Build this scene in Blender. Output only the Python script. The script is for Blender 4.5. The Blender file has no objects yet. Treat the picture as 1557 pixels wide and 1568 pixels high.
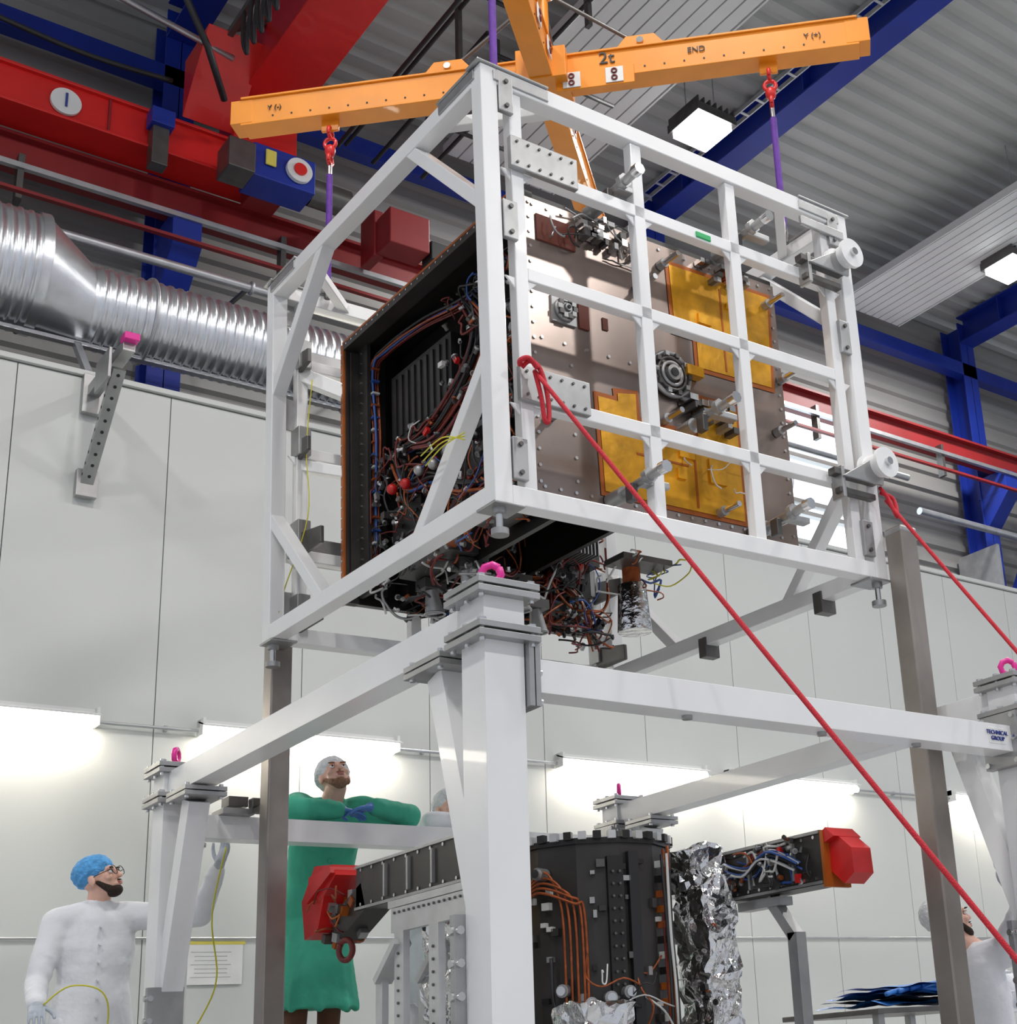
import bpy, random
from math import *
from mathutils import Vector as V, Matrix, noise
from mathutils.geometry import tessellate_polygon
random.seed(7)
S=bpy.context.scene
S.view_settings.view_transform='Standard'
S.view_settings.look='None'
# ---------------------------------------------------------------- materials
def mat(name,col,rough=.5,metal=0.,var=.06,scale=6.,bump=0.,bscale=40.,emit=None,es=0.,coat=0.,bd=.02):
    m=bpy.data.materials.new(name);m.use_nodes=True
    nt=m.node_tree;b=nt.nodes['Principled BSDF']
    tc=nt.nodes.new('ShaderNodeTexCoord')
    n=nt.nodes.new('ShaderNodeTexNoise');n.inputs['Scale'].default_value=scale;n.inputs['Detail'].default_value=4
    nt.links.new(tc.outputs['Object'],n.inputs['Vector'])
    r=nt.nodes.new('ShaderNodeValToRGB')
    r.color_ramp.elements[0].position=.3;r.color_ramp.elements[1].position=.7
    r.color_ramp.elements[0].color=[max(0,c*(1-var)) for c in col]+[1]
    r.color_ramp.elements[1].color=[min(1,c*(1+var)) for c in col]+[1]
    nt.links.new(n.outputs['Fac'],r.inputs['Fac']);nt.links.new(r.outputs['Color'],b.inputs['Base Color'])
    b.inputs['Roughness'].default_value=rough;b.inputs['Metallic'].default_value=metal
    if coat:b.inputs['Coat Weight'].default_value=coat
    if bump:
        n2=nt.nodes.new('ShaderNodeTexNoise');n2.inputs['Scale'].default_value=bscale;n2.inputs['Detail'].default_value=3
        nt.links.new(tc.outputs['Object'],n2.inputs['Vector'])
        bp=nt.nodes.new('ShaderNodeBump');bp.inputs['Strength'].default_value=bump;bp.inputs['Distance'].default_value=bd
        nt.links.new(n2.outputs['Fac'],bp.inputs['Height']);nt.links.new(bp.outputs['Normal'],b.inputs['Normal'])
    if emit:
        b.inputs['Emission Color'].default_value=list(emit)+[1];b.inputs['Emission Strength'].default_value=es
    return m
WHITE=mat('white_paint',(.82,.82,.82),.32,0,.03,3,coat=.2)
ALU=mat('machined_aluminium',(.40,.40,.40),.42,.75,.12,9)
ALUL=mat('light_aluminium',(.58,.58,.58),.45,.5,.08,9)
DSTEEL=mat('dark_plate',(.13,.125,.12),.4,.7,.15,9)
STEEL=mat('brown_steel',(.29,.26,.235),.42,.6,.15,4)
CHROME=mat('polished_steel',(.65,.65,.65),.2,1.,.05,9)
WALLW=mat('clean_wall_panel',(.605,.62,.60),.6,0,.02,1.)
SEAM=mat('seam_dark',(.42,.43,.42),.7)
CORR=mat('corrugated_grey',(.37,.365,.35),.55,.1,.08,.8)
CEIL=mat('roof_sheet',(.54,.55,.53),.5,.1,.08,.6)
RADP=mat('radiant_panel_white',(.72,.73,.72),.5,0,.03,2)
BLUE=mat('blue_structural_paint',(.008,.03,.30),.45,0,.1,3)
RED=mat('crane_red_paint',(.66,.014,.012),.4,0,.08,3,coat=.2)
DRED=mat('dark_red_paint',(.24,.012,.014),.5,0,.1,3)
ORANGE=mat('orange_paint',(.84,.28,.012),.4,0,.08,4,coat=.2)
BLACK=mat('black_matte',(.012,.012,.013),.5)
CABLE=mat('black_cable',(.02,.02,.022),.5)
GALV=mat('galvanised_duct',(.74,.76,.79),.30,.92,.10,5,bump=.12,bscale=9)
GALV2=mat('galvanised_pipe',(.50,.51,.53),.4,.8,.1,9)
FLOOR=mat('floor_epoxy',(.42,.43,.44),.3,0,.04,1)
GREEN=mat('green_gown',(.045,.40,.26),.75,0,.08,10,bump=.5,bscale=11)
COAT=mat('white_coverall',(.74,.75,.79),.8,0,.03,8,bump=.5,bscale=11)
CAPB=mat('blue_bouffant',(.08,.33,.68),.7,0,.25,40,bump=.6,bscale=70)
CAPW=mat('white_bouffant',(.74,.76,.78),.7,0,.12,40,bump=.6,bscale=70)
GLOVE=mat('blue_glove',(.08,.22,.55),.5,0,.06,30)
GLOVEG=mat('grey_glove',(.40,.44,.50),.6,0,.06,30)
SKIN=mat('skin',(.74,.44,.34),.5,0,.06,30)
LIP=mat('lips',(.52,.20,.17),.5)
BEARD=mat('dark_beard',(.035,.02,.013),.9,0,.4,120,bump=.8,bscale=200)
STUB=mat('light_beard',(.38,.20,.12),.85,0,.3,120,bump=.8,bscale=200)
EYEW=mat('eye_white',(.8,.8,.8),.2);EYED=mat('eye_iris',(.03,.02,.015),.15)
PANTS=mat('brown_trousers',(.12,.05,.025),.8,0,.1,20,bump=.2)
SHOE=mat('shoe',(.03,.03,.03),.6)
MAG=mat('magenta_eyebolt',(.75,.02,.30),.35,0,.05,9,coat=.3)
PURPLE=mat('purple_sling',(.12,.03,.30),.7,0,.2,30)
ROPE=mat('red_rope',(.58,.008,.025),.6,0,.3,200,bump=.5,bscale=300)
REDC=mat('red_cover',(.56,.010,.010),.38,0,.12,8,coat=.2)
PANEL=mat('honeycomb_panel',(.33,.265,.235),.26,.82,.24,1.8,bump=.04,bscale=2.5)
GOLD=mat('kapton_gold',(.66,.32,.015),.34,.45,.35,6,bump=.2,bscale=9)
AMBER=mat('kapton_amber',(.40,.10,.012),.35,.3,.2,6)
COPPER=mat('copper_harness',(.34,.08,.02),.4,.3,.3,30)
CDARK=mat('dark_red_harness',(.15,.015,.012),.45,0,.2,30)
CBLUE=mat('blue_harness',(.03,.09,.32),.45)
CWHITE=mat('white_harness',(.6,.6,.58),.45)
CYEL=mat('yellow_cable',(.60,.55,.03),.5)
BODYB=mat('black_composite',(.014,.012,.011),.35,.1,.3,5)
BODYG=mat('dark_grey_composite',(.042,.038,.035),.4,.3,.2,5)
FOIL=mat('silver_mli',(.80,.80,.80),.12,1.,.04,20,bump=.35,bscale=25)
DREDP=mat('brick_patch',(.13,.025,.012),.6)
LAMP=mat('tube_light',(1,1,1),.5,0,0,1,emit=(1,.92,.78),es=22)
FLOOD=mat('flood_light',(1,1,1),.5,0,0,1,emit=(.95,.98,1),es=14)
WIND=mat('daylight_glass',(.8,.9,1),.3,0,0,1,emit=(.82,.92,1),es=3.2)
PAPER=mat('paper',(.80,.80,.78),.8);YTAPE=mat('yellow_tape',(.7,.6,.1),.6)
BLUEF=mat('blue_film',(.03,.20,.65),.4,0,.2,6,bump=.5,bscale=15)
GREENP=mat('green_label',(.02,.4,.12),.6);NAVY=mat('navy_label',(.03,.05,.25),.6)
# ---------------------------------------------------------------- builder
class B:
    def __init__(s):s.v=[];s.f=[];s.m=[];s.sm=[];s.mats=[]
    def mi(s,m):
        if m not in s.mats:s.mats.append(m)
        return s.mats.index(m)
    def add(s,vs,fs,m,smooth=False):
        o=len(s.v);s.v+=[tuple(v) for v in vs];k=s.mi(m)
        for f in fs:s.f.append([o+i for i in f]);s.m.append(k);s.sm.append(smooth)
    def box(s,c,d,m,R=None):
        c=V(c);vs=[]
        for x in(-.5,.5):
            for y in(-.5,.5):
                for z in(-.5,.5):
                    p=V((x*d[0],y*d[1],z*d[2]));vs.append(c+(R@p if R else p))
        s.add(vs,[(0,1,3,2),(4,6,7,5),(0,4,5,1),(2,3,7,6),(0,2,6,4),(1,5,7,3)],m)
    def beam(s,a,b,w,h,m,up=(0,0,1)):
        a=V(a);b=V(b);d=b-a;L=d.length;d.normalize();u=V(up)
        x=d.cross(u)
        if x.length<1e-4:x=d.cross(V((0,1,0)))
        x.normalize();u=x.cross(d)
        R=Matrix((x,d,u)).transposed()
        s.box((a+b)/2,(w,L,h),m,R)
    def cyl(s,a,b,r,m,n=16,r2=None,cap=True,smooth=True):
        a=V(a);b=V(b);d=(b-a);
        if d.length<1e-6:return
        d.normalize();x=d.orthogonal().normalized();y=d.cross(x)
        if r2 is None:r2=r
        vs=[a+(x*cos(t)+y*sin(t))*r for t in[2*pi*i/n for i in range(n)]]+[b+(x*cos(t)+y*sin(t))*r2 for t in[2*pi*i/n for i in range(n)]]
        s.add(vs,[(i,(i+1)%n,n+(i+1)%n,n+i) for i in range(n)],m,smooth)
        if cap:
            s.add(vs[:n],[list(range(n))[::-1]],m);s.add(vs[n:],[list(range(n))],m)
    def tube(s,pts,r,m,n=6):
        pts=[V(p) for p in pts];vs=[];x=None
        for i,p in enumerate(pts):
            d=(pts[min(i+1,len(pts)-1)]-pts[max(i-1,0)])
            if d.length<1e-6:d=V((0,0,1))
            d.normalize()
            if x is None:x=d.orthogonal().normalized()
            x=x-d*x.dot(d)
            if x.length<1e-5:x=d.orthogonal()
            x.normalize();y=d.cross(x)
            vs+=[p+(x*cos(2*pi*k/n)+y*sin(2*pi*k/n))*r for k in range(n)]
        fs=[(i*n+k,i*n+(k+1)%n,(i+1)*n+(k+1)%n,(i+1)*n+k) for i in range(len(pts)-1) for k in range(n)]
        fs+=[list(range(n))[::-1],[len(vs)-n+k for k in range(n)]]
        s.add(vs,fs,m,True)
    def ell(s,c,r,m,R=None,nu=20,nv=12):
        c=V(c)
        if not hasattr(r,'__len__'):r=(r,r,r)
        vs=[]
        for j in range(nv+1):
            t=pi*j/nv
            for i in range(nu):
                a=2*pi*i/nu;p=V((r[0]*sin(t)*cos(a),r[1]*sin(t)*sin(a),r[2]*cos(t)))
                vs.append(c+(R@p if R else p))
        fs=[(j*nu+i,(j+1)*nu+i,(j+1)*nu+(i+1)%nu,j*nu+(i+1)%nu) for j in range(nv) for i in range(nu)]
        s.add(vs,fs,m,True)
    def limb(s,a,ra,b,rb,m):
        s.cyl(a,b,ra,m,16,rb);s.ell(a,ra,m,nu=16,nv=10);s.ell(b,rb,m,nu=16,nv=10)
    def loft(s,rings,m,n=28):
        vs=[]
        for c,ax,ay in rings:
            c=V(c);ax=V(ax);ay=V(ay)
            vs+=[c+ax*cos(2*pi*k/n)+ay*sin(2*pi*k/n) for k in range(n)]
        fs=[(i*n+k,i*n+(k+1)%n,(i+1)*n+(k+1)%n,(i+1)*n+k) for i in range(len(rings)-1) for k in range(n)]
        fs+=[list(range(n))[::-1],[len(vs)-n+k for k in range(n)]]
        s.add(vs,fs,m,True)
    def prism(s,poly,o,ux,uy,t,m):
        o=V(o);ux=V(ux);uy=V(uy);nn=ux.cross(uy).normalized()*t;n=len(poly)
        a=[o+ux*p[0]+uy*p[1] for p in poly];b=[p+nn for p in a]
        s.add(a+b,[list(range(n))[::-1],[n+i for i in range(n)]]+[(i,(i+1)%n,n+(i+1)%n,n+i) for i in range(n)],m)
    def torus(s,c,R,r,m,ax=(0,0,1),n=20,k=8):
        c=V(c);d=V(ax).normalized();x=d.orthogonal().normalized();y=d.cross(x)
        s.tube([c+(x*cos(2*pi*i/n)+y*sin(2*pi*i/n))*R for i in range(n+1)],r,m,k)
    def obj(s,name,parent=None,bevel=0,M=None,remesh=0,disp=0):
        me=bpy.data.meshes.new(name);me.from_pydata(s.v,[],s.f);me.update()
        for m in s.mats:me.materials.append(m)
        me.polygons.foreach_set('material_index',s.m);me.polygons.foreach_set('use_smooth',s.sm)
        o=bpy.data.objects.new(name,me);S.collection.objects.link(o)
        if M is not None:o.matrix_world=M
        if parent:
            o.parent=parent
            if parent.type=='EMPTY':o.matrix_parent_inverse=Matrix.Translation(-parent.location)
        if bevel:
            q=o.modifiers.new('bevel','BEVEL');q.width=bevel;q.segments=2;q.limit_method='ANGLE';q.angle_limit=1.3
        if remesh:
            q=o.modifiers.new('remesh','REMESH');q.mode='VOXEL';q.voxel_size=remesh;q.use_smooth_shade=True
            q=o.modifiers.new('smooth','SMOOTH');q.iterations=4;q.factor=.5
        if disp:
            tx=bpy.data.textures.new(name+'_folds','CLOUDS');tx.noise_scale=disp[1]
            q=o.modifiers.new('folds','DISPLACE');q.texture=tx;q.strength=disp[0];q.texture_coords='GLOBAL'
        return o
def empty(name,loc=(0,0,0)):
    e=bpy.data.objects.new(name,None);S.collection.objects.link(e);e.location=loc;e.empty_display_size=.2;return e
def text(body,size,m,M,parent,name):
    c=bpy.data.curves.new(name,'FONT');c.body=body;c.size=size;c.extrude=.002;c.align_x='CENTER';c.align_y='CENTER'
    c.materials.append(m);o=bpy.data.objects.new(name,c);S.collection.objects.link(o);o.matrix_basis=M;o.parent=parent
    if parent.type=='EMPTY':o.matrix_parent_inverse=Matrix.Translation(-parent.location)
    return o
def basis(x,y,o):
    x=V(x).normalized();y=V(y).normalized();z=x.cross(y);m=Matrix((x,y,z)).transposed().to_4x4();m.translation=V(o);return m
def smooth_path(pts,k=6):
    pts=[V(p) for p in pts];q=[pts[0]]+pts+[pts[-1]];out=[]
    for i in range(1,len(q)-2):
        a,b,c,d=q[i-1:i+3]
        for j in range(k):
            t=j/k;out.append(.5*((2*b)+(c-a)*t+(2*a-5*b+4*c-d)*t*t+(3*b-a-3*c+d)*t**3))
    out.append(pts[-1]);return out
# ---------------------------------------------------------------- camera
C0=V((0,0,.55))
F=V((.60698,.73363,.30554));R_=V((.78197,-.61992,-.06499));U_=V((-.14173,-.27837,.94996))
R_.normalize();U_=R_.cross(F).normalized()
cd=bpy.data.cameras.new('camera');co=bpy.data.objects.new('camera',cd);S.collection.objects.link(co)
m=Matrix((R_,U_,-F.normalized())).transposed().to_4x4();m.translation=C0;co.matrix_world=m
cd.sensor_fit='HORIZONTAL';cd.sensor_width=36;cd.lens=49.56;cd.shift_x=-.1816;cd.shift_y=.0956;cd.clip_end=200
S.camera=co
# ---------------------------------------------------------------- room shell
b=B();b.box((9,3,-.05),(36,22,.1),FLOOR);b.obj('floor')
b=B();prof=[];y=-8.
while y<12.3:
    for dy,dz in((0,0),(.11,0),(.15,.07),(.24,.07),(.28,0)):prof.append((y+dy,dz))
    y+=.28
vs=[];Zc=10.75
for (yy,dz) in prof:vs+=[(-8,yy,Zc+dz),(26,yy,Zc+dz)]
b.add(vs,[(2*i,2*i+1,2*i+3,2*i+2) for i in range(len(prof)-1)],CEIL)
b.box((9,2.2,Zc+.12),(34,20.4,.06),CEIL)
b.obj('ceiling')
b=B();prof=[];z=0.
while z<10.8:
    for dz,dy in((0,0),(.13,0),(.16,-.05),(.25,-.05),(.28,0)):prof.append((z+dz,dy))
    z+=.28
def wallstrip(xa,xb,za,zb):
    p=[q for q in prof if za<=q[0]<=zb]
    vs=[]
    for (zz,dy) in p:vs+=[(xa,12.05+dy,zz),(xb,12.05+dy,zz)]
    b.add(vs,[(2*i,2*i+1,2*i+3,2*i+2) for i in range(len(p)-1)],CORR)
wallstrip(-8,11.3,0,11);wallstrip(13.0,26,0,11);wallstrip(11.3,13.0,0,6.6);wallstrip(11.3,13.0,8.75,11)
b.box((1.65,12.15,5.4),(19.3,.06,10.8),CORR);b.box((19.5,12.15,5.4),(13,.06,10.8),CORR)
b.box((12.15,12.15,3.3),(1.7,.06,6.6),CORR);b.box((12.15,12.15,9.8),(1.7,.06,2.1),CORR)
b.obj('wall_back')
b=B()
b.box((12.15,12.1,7.67),(1.7,.02,2.1),WIND)
for z in(6.6,7.15,7.3,7.95,8.1,8.75):b.box((12.15,12.03,z),(1.75,.1,.06),CORR)
for x in(11.3,13.0):b.box((x,12.03,7.67),(.07,.1,2.2),CORR)
b.obj('window_1')
b=B()
b.box((8,9.60,2.7),(30,.1,5.38),SEAM)
x=-6.42
while x<22:
    b.box((x+.525,9.53,2.71),(1.044,.06,5.42),WALLW);x+=1.05
b.box((8,9.56,5.45),(30,.18,.04),WALLW)
b.obj('wall_partition',bevel=.003)
b=B();b.cyl((-6,9.48,1.53),(20,9.48,1.53),.009,GALV2,8)
b.obj('trim_1')
b=B();b.cyl((-6,9.46,2.93),(20,9.46,2.93),.012,GALV2,8)
for i in range(40):b.box((-6+.65*i,9.48,2.93),(.02,.04,.04),GALV2)
b.obj('trim_2')
for xa,xb in((1.1,2.64),(3.32,4.81),(6.27,7.79),(8.08,9.65),(11.06,12.6),(13.1,14.6),(-1.2,.4)):
    b=B();xm=(xa+xb)/2;L=xb-xa
    b.box((xm,9.46,2.98),(L,.08,.05),RADP)
    b.prism([(-.0,0),(-.14,-.05),(-.14,-.06),(0,-.012)],(xa,9.46,3.0),(0,1,0),(0,0,1),L,RADP)
    for s in(xa,xb-.02):b.box((s+.01,9.43,2.95),(.02,.12,.12),RADP)
    b.cyl((xa+.03,9.42,2.90),(xb-.03,9.42,2.90),.026,LAMP,12)
    b.cyl((xa+.03,9.35,2.905),(xb-.03,9.35,2.905),.026,LAMP,12)
    b.obj('fluorescent_wall_lamp')
b=B();b.box((3.51,9.485,1.36),(.37,.006,.26),PAPER);b.box((3.51,9.483,1.50),(.40,.006,.02),YTAPE)
for i in range(7):b.box((3.48,9.4815,1.44-.027*i),(.22 if i%3 else .27,.002,.004),SEAM)
b.obj('paper_notice')
for x in(3.6,9.35,15.1):
    b=B();h=10.6
    b.box((x,11.55,h/2),(.30,.02,h),BLUE);b.box((x,11.87,h/2),(.30,.02,h),BLUE);b.box((x,11.7,h/2),(.014,.32,h),BLUE)
    b.box((x,11.7,.01),(.5,.5,.02),BLUE);b.box((x,11.35,7.95),(.26,.5,.3),BLUE)
    b.prism([(0,0),(-.5,0),(0,-.5)],(x-.13,11.55,7.8),(0,1,0),(0,0,1),.26,BLUE)
    b.obj('steel_column',bevel=.003)
    b=B();za,zb=10.28,10.68
    b.box((x,2,za),(.30,19.1,.022),BLUE);b.box((x,2,zb),(.30,19.1,.022),BLUE);b.box((x,2,(za+zb)/2),(.014,19.1,zb-za),BLUE)
    for i in range(9):b.box((x,-6+2.1*i,(za+zb)/2),(.28,.012,zb-za),BLUE)
    b.obj('roof_rafter',bevel=.003)
b=B();b.beam((-8,11.62,9.85),(26,11.62,9.85),.16,.2,BLUE)
b.beam((15.1,11.7,5.6),(16.9,11.7,8.6),.12,.12,BLUE);b.beam((15.1,11.7,5.6),(13.4,11.7,4.2),.1,.1,BLUE)
b.obj('eave_beam')
for xa,xb in((6.4,7.76),(12.3,13.45),(18.3,19.4)):
    b=B();n=9;w=(xb-xa)/n
    for i in range(n):
        b.box((xa+w*(i+.5),2.2,10.05),(w*.88,18.4,.03),RADP)
    b.box(((xa+xb)/2,2.2,10.09),(xb-xa+.04,18.4,.04),RADP)
    for s in(xa-.02,xb+.02):b.box((s,2.2,10.08),(.02,18.4,.10),RADP)
    for i in range(7):
        for s in(xa+.1,xb-.1):b.cyl((s,-6+2.9*i,10.1),(s,-6+2.9*i,10.78),.006,GALV2,6)
    b.obj('radiant_heating_panel')
def area(name,loc,sx,sy,power,rot=(0,0,0),parent=None,col=(1,.98,.95)):
    l=bpy.data.lights.new(name,'AREA');l.shape='RECTANGLE';l.size=sx;l.size_y=sy;l.energy=power;l.color=col
    o=bpy.data.objects.new(name,l);S.collection.objects.link(o);o.location=loc;o.rotation_euler=rot
    if parent:o.parent=parent
    return o
for x,y in((-2.5,-3.5),(2.6,-3.5),(8.35,-3.5),(-2.5,3),(2.6,3),(8.35,2),(13.4,2),(8.35,9.4),(13.4,9.4)):
    b=B();b.box((x,y,9.86),(.44,.44,.06),FLOOD);b.box((x,y,9.94),(.52,.52,.10),DSTEEL)
    for i in range(7):b.box((x-.24+.08*i,y,10.03),(.015,.5,.08),DSTEEL)
    b.cyl((x-.2,y,10.0),(x-.2,y,10.8),.008,GALV2,6);b.cyl((x+.2,y,10.0),(x+.2,y,10.8),.008,GALV2,6)
    o=b.obj('high_bay_lamp')
    area('lamp_glow',(x,y,9.80),.6,.6,225,parent=o)
b=B()
for s in(-.06,.06):b.box((8.75+s,2.2,10.12),(.015,18,.05),GALV2)
for i in range(72):b.box((8.75,-6.6+.25*i,10.10),(.12,.03,.012),GALV2)
b.obj('cable_tray')
# ---------------------------------------------------------------- overhead crane
cr=empty('overhead_crane',(4,11,8.9))
b=B()
b.box((1.2,11.0,8.64),(6.0,.30,.34),RED);b.box((1.2,11.0,8.46),(6.1,.38,.03),RED);b.box((1.2,11.0,8.82),(6.1,.38,.03),RED)
for i in range(6):b.box((-1.4+1.05*i,10.84,8.64),(.02,.03,.34),DRED)
b.cyl((2.44,10.84,8.62),(2.44,10.81,8.62),.125,RADP,32)
b.box((3.2,10.76,8.45),(.14,.14,.45),DSTEEL);b.box((3.2,10.72,8.68),(.20,.16,.16),BLUE)
b.obj('end_carriage',cr,bevel=.006)
text('1',.20,NAVY,basis((1,0,0),(0,0,1),(2.44,10.80,8.62)),cr,'number_plate')
b=B()
gx0,gx1,gz0,gz1=3.92,4.42,9.25,9.80;gm=(gx0+gx1)/2;gw=gx1-gx0
b.box((gm,2.0,gz0),(gw+.06,18.4,.03),RED);b.box((gm,2.0,gz1),(gw+.06,18.4,.03),RED)
b.box((gx0,2.0,(gz0+gz1)/2),(.02,18.4,gz1-gz0),RED);b.box((gx1,2.0,(gz0+gz1)/2),(.02,18.4,gz1-gz0),RED)
for i in range(12):b.box((gm,-6+1.55*i,(gz0+gz1)/2),(gw,.015,gz1-gz0),DRED)
b.prism([(0,0),(0,.6),(.6,.6)],(gx0,10.85,8.9),(0,-1,0),(0,0,1),gw,RED)
b.box((gm,10.98,9.05),(gw+.1,.4,.42),RED)
b.obj('bridge_girder',cr,bevel=.006)
b=B()
b.box((4.22,10.6,8.42),(.58,.34,.34),BLUE);b.box((3.80,10.5,8.36),(.24,.3,.3),DSTEEL);b.cyl((4.34,10.42,8.42),(4.34,10.38,8.42),.12,RADP,24)
b.cyl((4.34,10.40,8.42),(4.34,10.36,8.42),.06,RED,20);b.box((4.08,10.41,8.46),(.10,.02,.16),YTAPE)
b.cyl((4.52,10.6,8.38),(4.90,10.6,8.38),.13,DSTEEL,20)
b.box((4.2,10.9,8.45),(.3,.3,.3),DRED)
b.box((5.48,10.6,8.24),(.42,.28,.38),DRED);b.box((5.80,10.55,8.10),(.20,.2,.20),BLACK);b.box((5.3,10.9,8.3),(.1,.3,.5),DRED)
b.obj('drive_unit',cr,bevel=.01)
b=B()
for i in range(7):
    y0=9.9-.16*i
    b.tube(smooth_path([(3.6,y0,9.45),(3.58,y0-.05,9.1),(3.6,y0-.10,8.95),(3.58,y0-.15,9.12),(3.6,y0-.18,9.45)]),.018,CABLE)
b.beam((3.62,-4,9.5),(3.62,10.8,9.5),.05,.06,DSTEEL)
for i in range(6):
    y0=10.2-2.2*i;b.beam((3.62,y0,9.5),(3.92,y0,9.7),.05,.05,DSTEEL)
b.tube(smooth_path([(3.3,10.8,9.2),(2.6,10.8,9.15),(1.9,10.8,9.2),(1.0,10.8,9.3),(0,10.8,9.3)]),.025,CABLE)
b.tube([(1.2,10.4,9.75),(2.6,10.4,9.55),(3.7,10.4,9.35)],.03,GALV2,8)
b.tube([(2.9,9.6,9.3),(3.3,9.9,8.95),(3.6,10.3,8.8)],.03,CABLE,8)
b.obj('festoon_cables',cr)
b=B();cx,cy=3.70,5.45
b.box((4.0,cy,10.0),(1.3,1.4,.25),DRED)
for sx in(-.07,.07):
    for sy in(-.05,.05):b.cyl((cx+sx,cy+sy,6.75),(cx+sx,cy+sy,9.95),.007,DSTEEL,6)
b.box((cx,cy,6.72),(.22,.12,.26),DRED);b.torus((cx,cy,6.47),.075,.022,DSTEEL,(1,0,0))
b.obj('hoist_ropes',cr,bevel=.005)
b=B()
b.beam((-8,11.25,8.40),(26,11.25,8.40),.18,.03,DRED);b.beam((-8,11.25,8.12),(26,11.25,8.12),.18,.03,DRED);b.beam((-8,11.25,8.26),(26,11.25,8.26),.02,.28,DRED)
b.beam((-8,11.1,8.05),(26,11.1,8.05),.05,.05,GALV2);b.beam((-8,11.0,7.75),(26,11.0,7.75),.05,.03,DRED)
for i in range(14):b.box((-7+2.3*i,11.15,7.95),(.05,.1,.45),DSTEEL)
b.obj('crane_runway_rail')
# ---------------------------------------------------------------- duct
b=B();N=48
def duct(x0,x1,zc,r0,pitch=.075,h=.012):
    n=max(1,int(round(abs(x1-x0)/pitch)));vs=[];k=0
    for i in range(n):
        for t,dr in((0,0),(.62,0),(.72,h),(.9,h)):
            x=x0+(x1-x0)*(i+t)/n
            vs+=[(x,10.0+(r0+dr)*cos(2*pi*j/N),zc+(r0+dr)*sin(2*pi*j/N)) for j in range(N)];k+=1
    b.add(vs,[(i*N+j,i*N+(j+1)%N,(i+1)*N+(j+1)%N,(i+1)*N+j) for i in range(k-1) for j in range(N)],GALV,True)
duct(-4,2.12,6.42,.445)
duct(2.09,2.17,6.42,.462,.08,.002)
vs=[]
for x,zz,r in((2.15,6.42,.45),(2.5,6.27,.315)):vs+=[(x,10+r*cos(2*pi*j/N),zz+r*sin(2*pi*j/N)) for j in range(N)]
b.add(vs,[(j,(j+1)%N,N+(j+1)%N,N+j) for j in range(N)],GALV,True)
duct(2.5,9.5,6.27,.312)
for x in(2.95,5.2,7.6):b.torus((x,10,6.27),.332,.016,GALV2,(1,0,0),40)
b.beam((-3,10.0,5.94),(9,10.0,5.94),.06,.03,GALV2)
for x in(-1.6,.5,2.47,4.6,6.7,8.8):b.beam((x,9.6,5.50),(x,10.0,5.94),.05,.05,GALV2)
b.obj('ventilation_duct')
b=B();b.cyl((2.25,10.3,7.02),(12,10.3,7.02),.04,GALV2,12)
for x in(2.3,3.9,5.6,7.3):b.torus((x,10.3,7.02),.05,.014,GALV2,(1,0,0));b.beam((x,10.3,7.05),(x,11.9,7.25),.03,.03,DSTEEL)
b.obj('conduit_pipe')
b=B();b.cyl((13.2,11.2,7.15),(26,11.2,7.15),.05,GALV2,12);b.cyl((9,11.3,6.35),(26,11.3,6.35),.04,BLUE,12)
for x in(9.4,14.8,17.5):b.box((x,11.6,6.65),(.05,.7,.7),GALV2)
b.obj('wall_pipes')
b=B()
b.beam((2.47,8.66,5.30),(2.47,9.5,5.30),.08,.08,ALU);b.beam((2.47,8.86,5.22),(2.47,9.5,4.56),.085,.05,ALU,(0,1,0))
b.box((2.47,8.65,5.345),(.10,.10,.05),MAG)
for i in range(11):
    t=(i+.5)/11;p=V((2.47,8.86,5.22)).lerp(V((2.47,9.5,4.56)),t)
    b.cyl(p+V((-.044,0,0)),p+V((.044,0,0)),.012,BLACK,8)
    q=p+V((0,-.0175,-.0170));b.cyl(q,q+V((0,-.002,-.002)),.012,BLACK,8)
b.box((2.47,9.46,4.6),(.14,.05,.2),ALU);b.box((2.47,9.46,5.28),(.14,.05,.3),ALU);b.box((2.38,8.9,5.2),(.02,.3,.22),ALU)
b.obj('strut_bracket',bevel=.004)
b=B()
for pts in(((5.2,11.3,9.6),(5.2,8,9.6),(5.2,2,9.6)),((5.5,11.3,9.5),(5.5,9,9.5),(5.5,8.9,9.2),(6.8,8.9,9.2)),((-6,9.9,9.9),(3.2,9.9,9.9)),((4.6,9.2,10.1),(6.3,9.2,10.1)),((5.3,9.8,9.0),(6.3,9.8,9.0),(6.3,9.8,10.0)),((5.9,11,9.3),(5.9,7,9.3),(5.9,6.9,10.6)),((4.8,10.6,9.0),(4.8,6,9.0),(4.8,6,9.9))):
    b.tube(pts,.022,CABLE,8)
for x,y in((5.2,9),(5.2,7),(5.9,8),(5.9,9.5),(4.8,8)):b.box((x,y,9.5),(.04,.06,.9),DSTEEL)
b.obj('ceiling_conduits')
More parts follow.
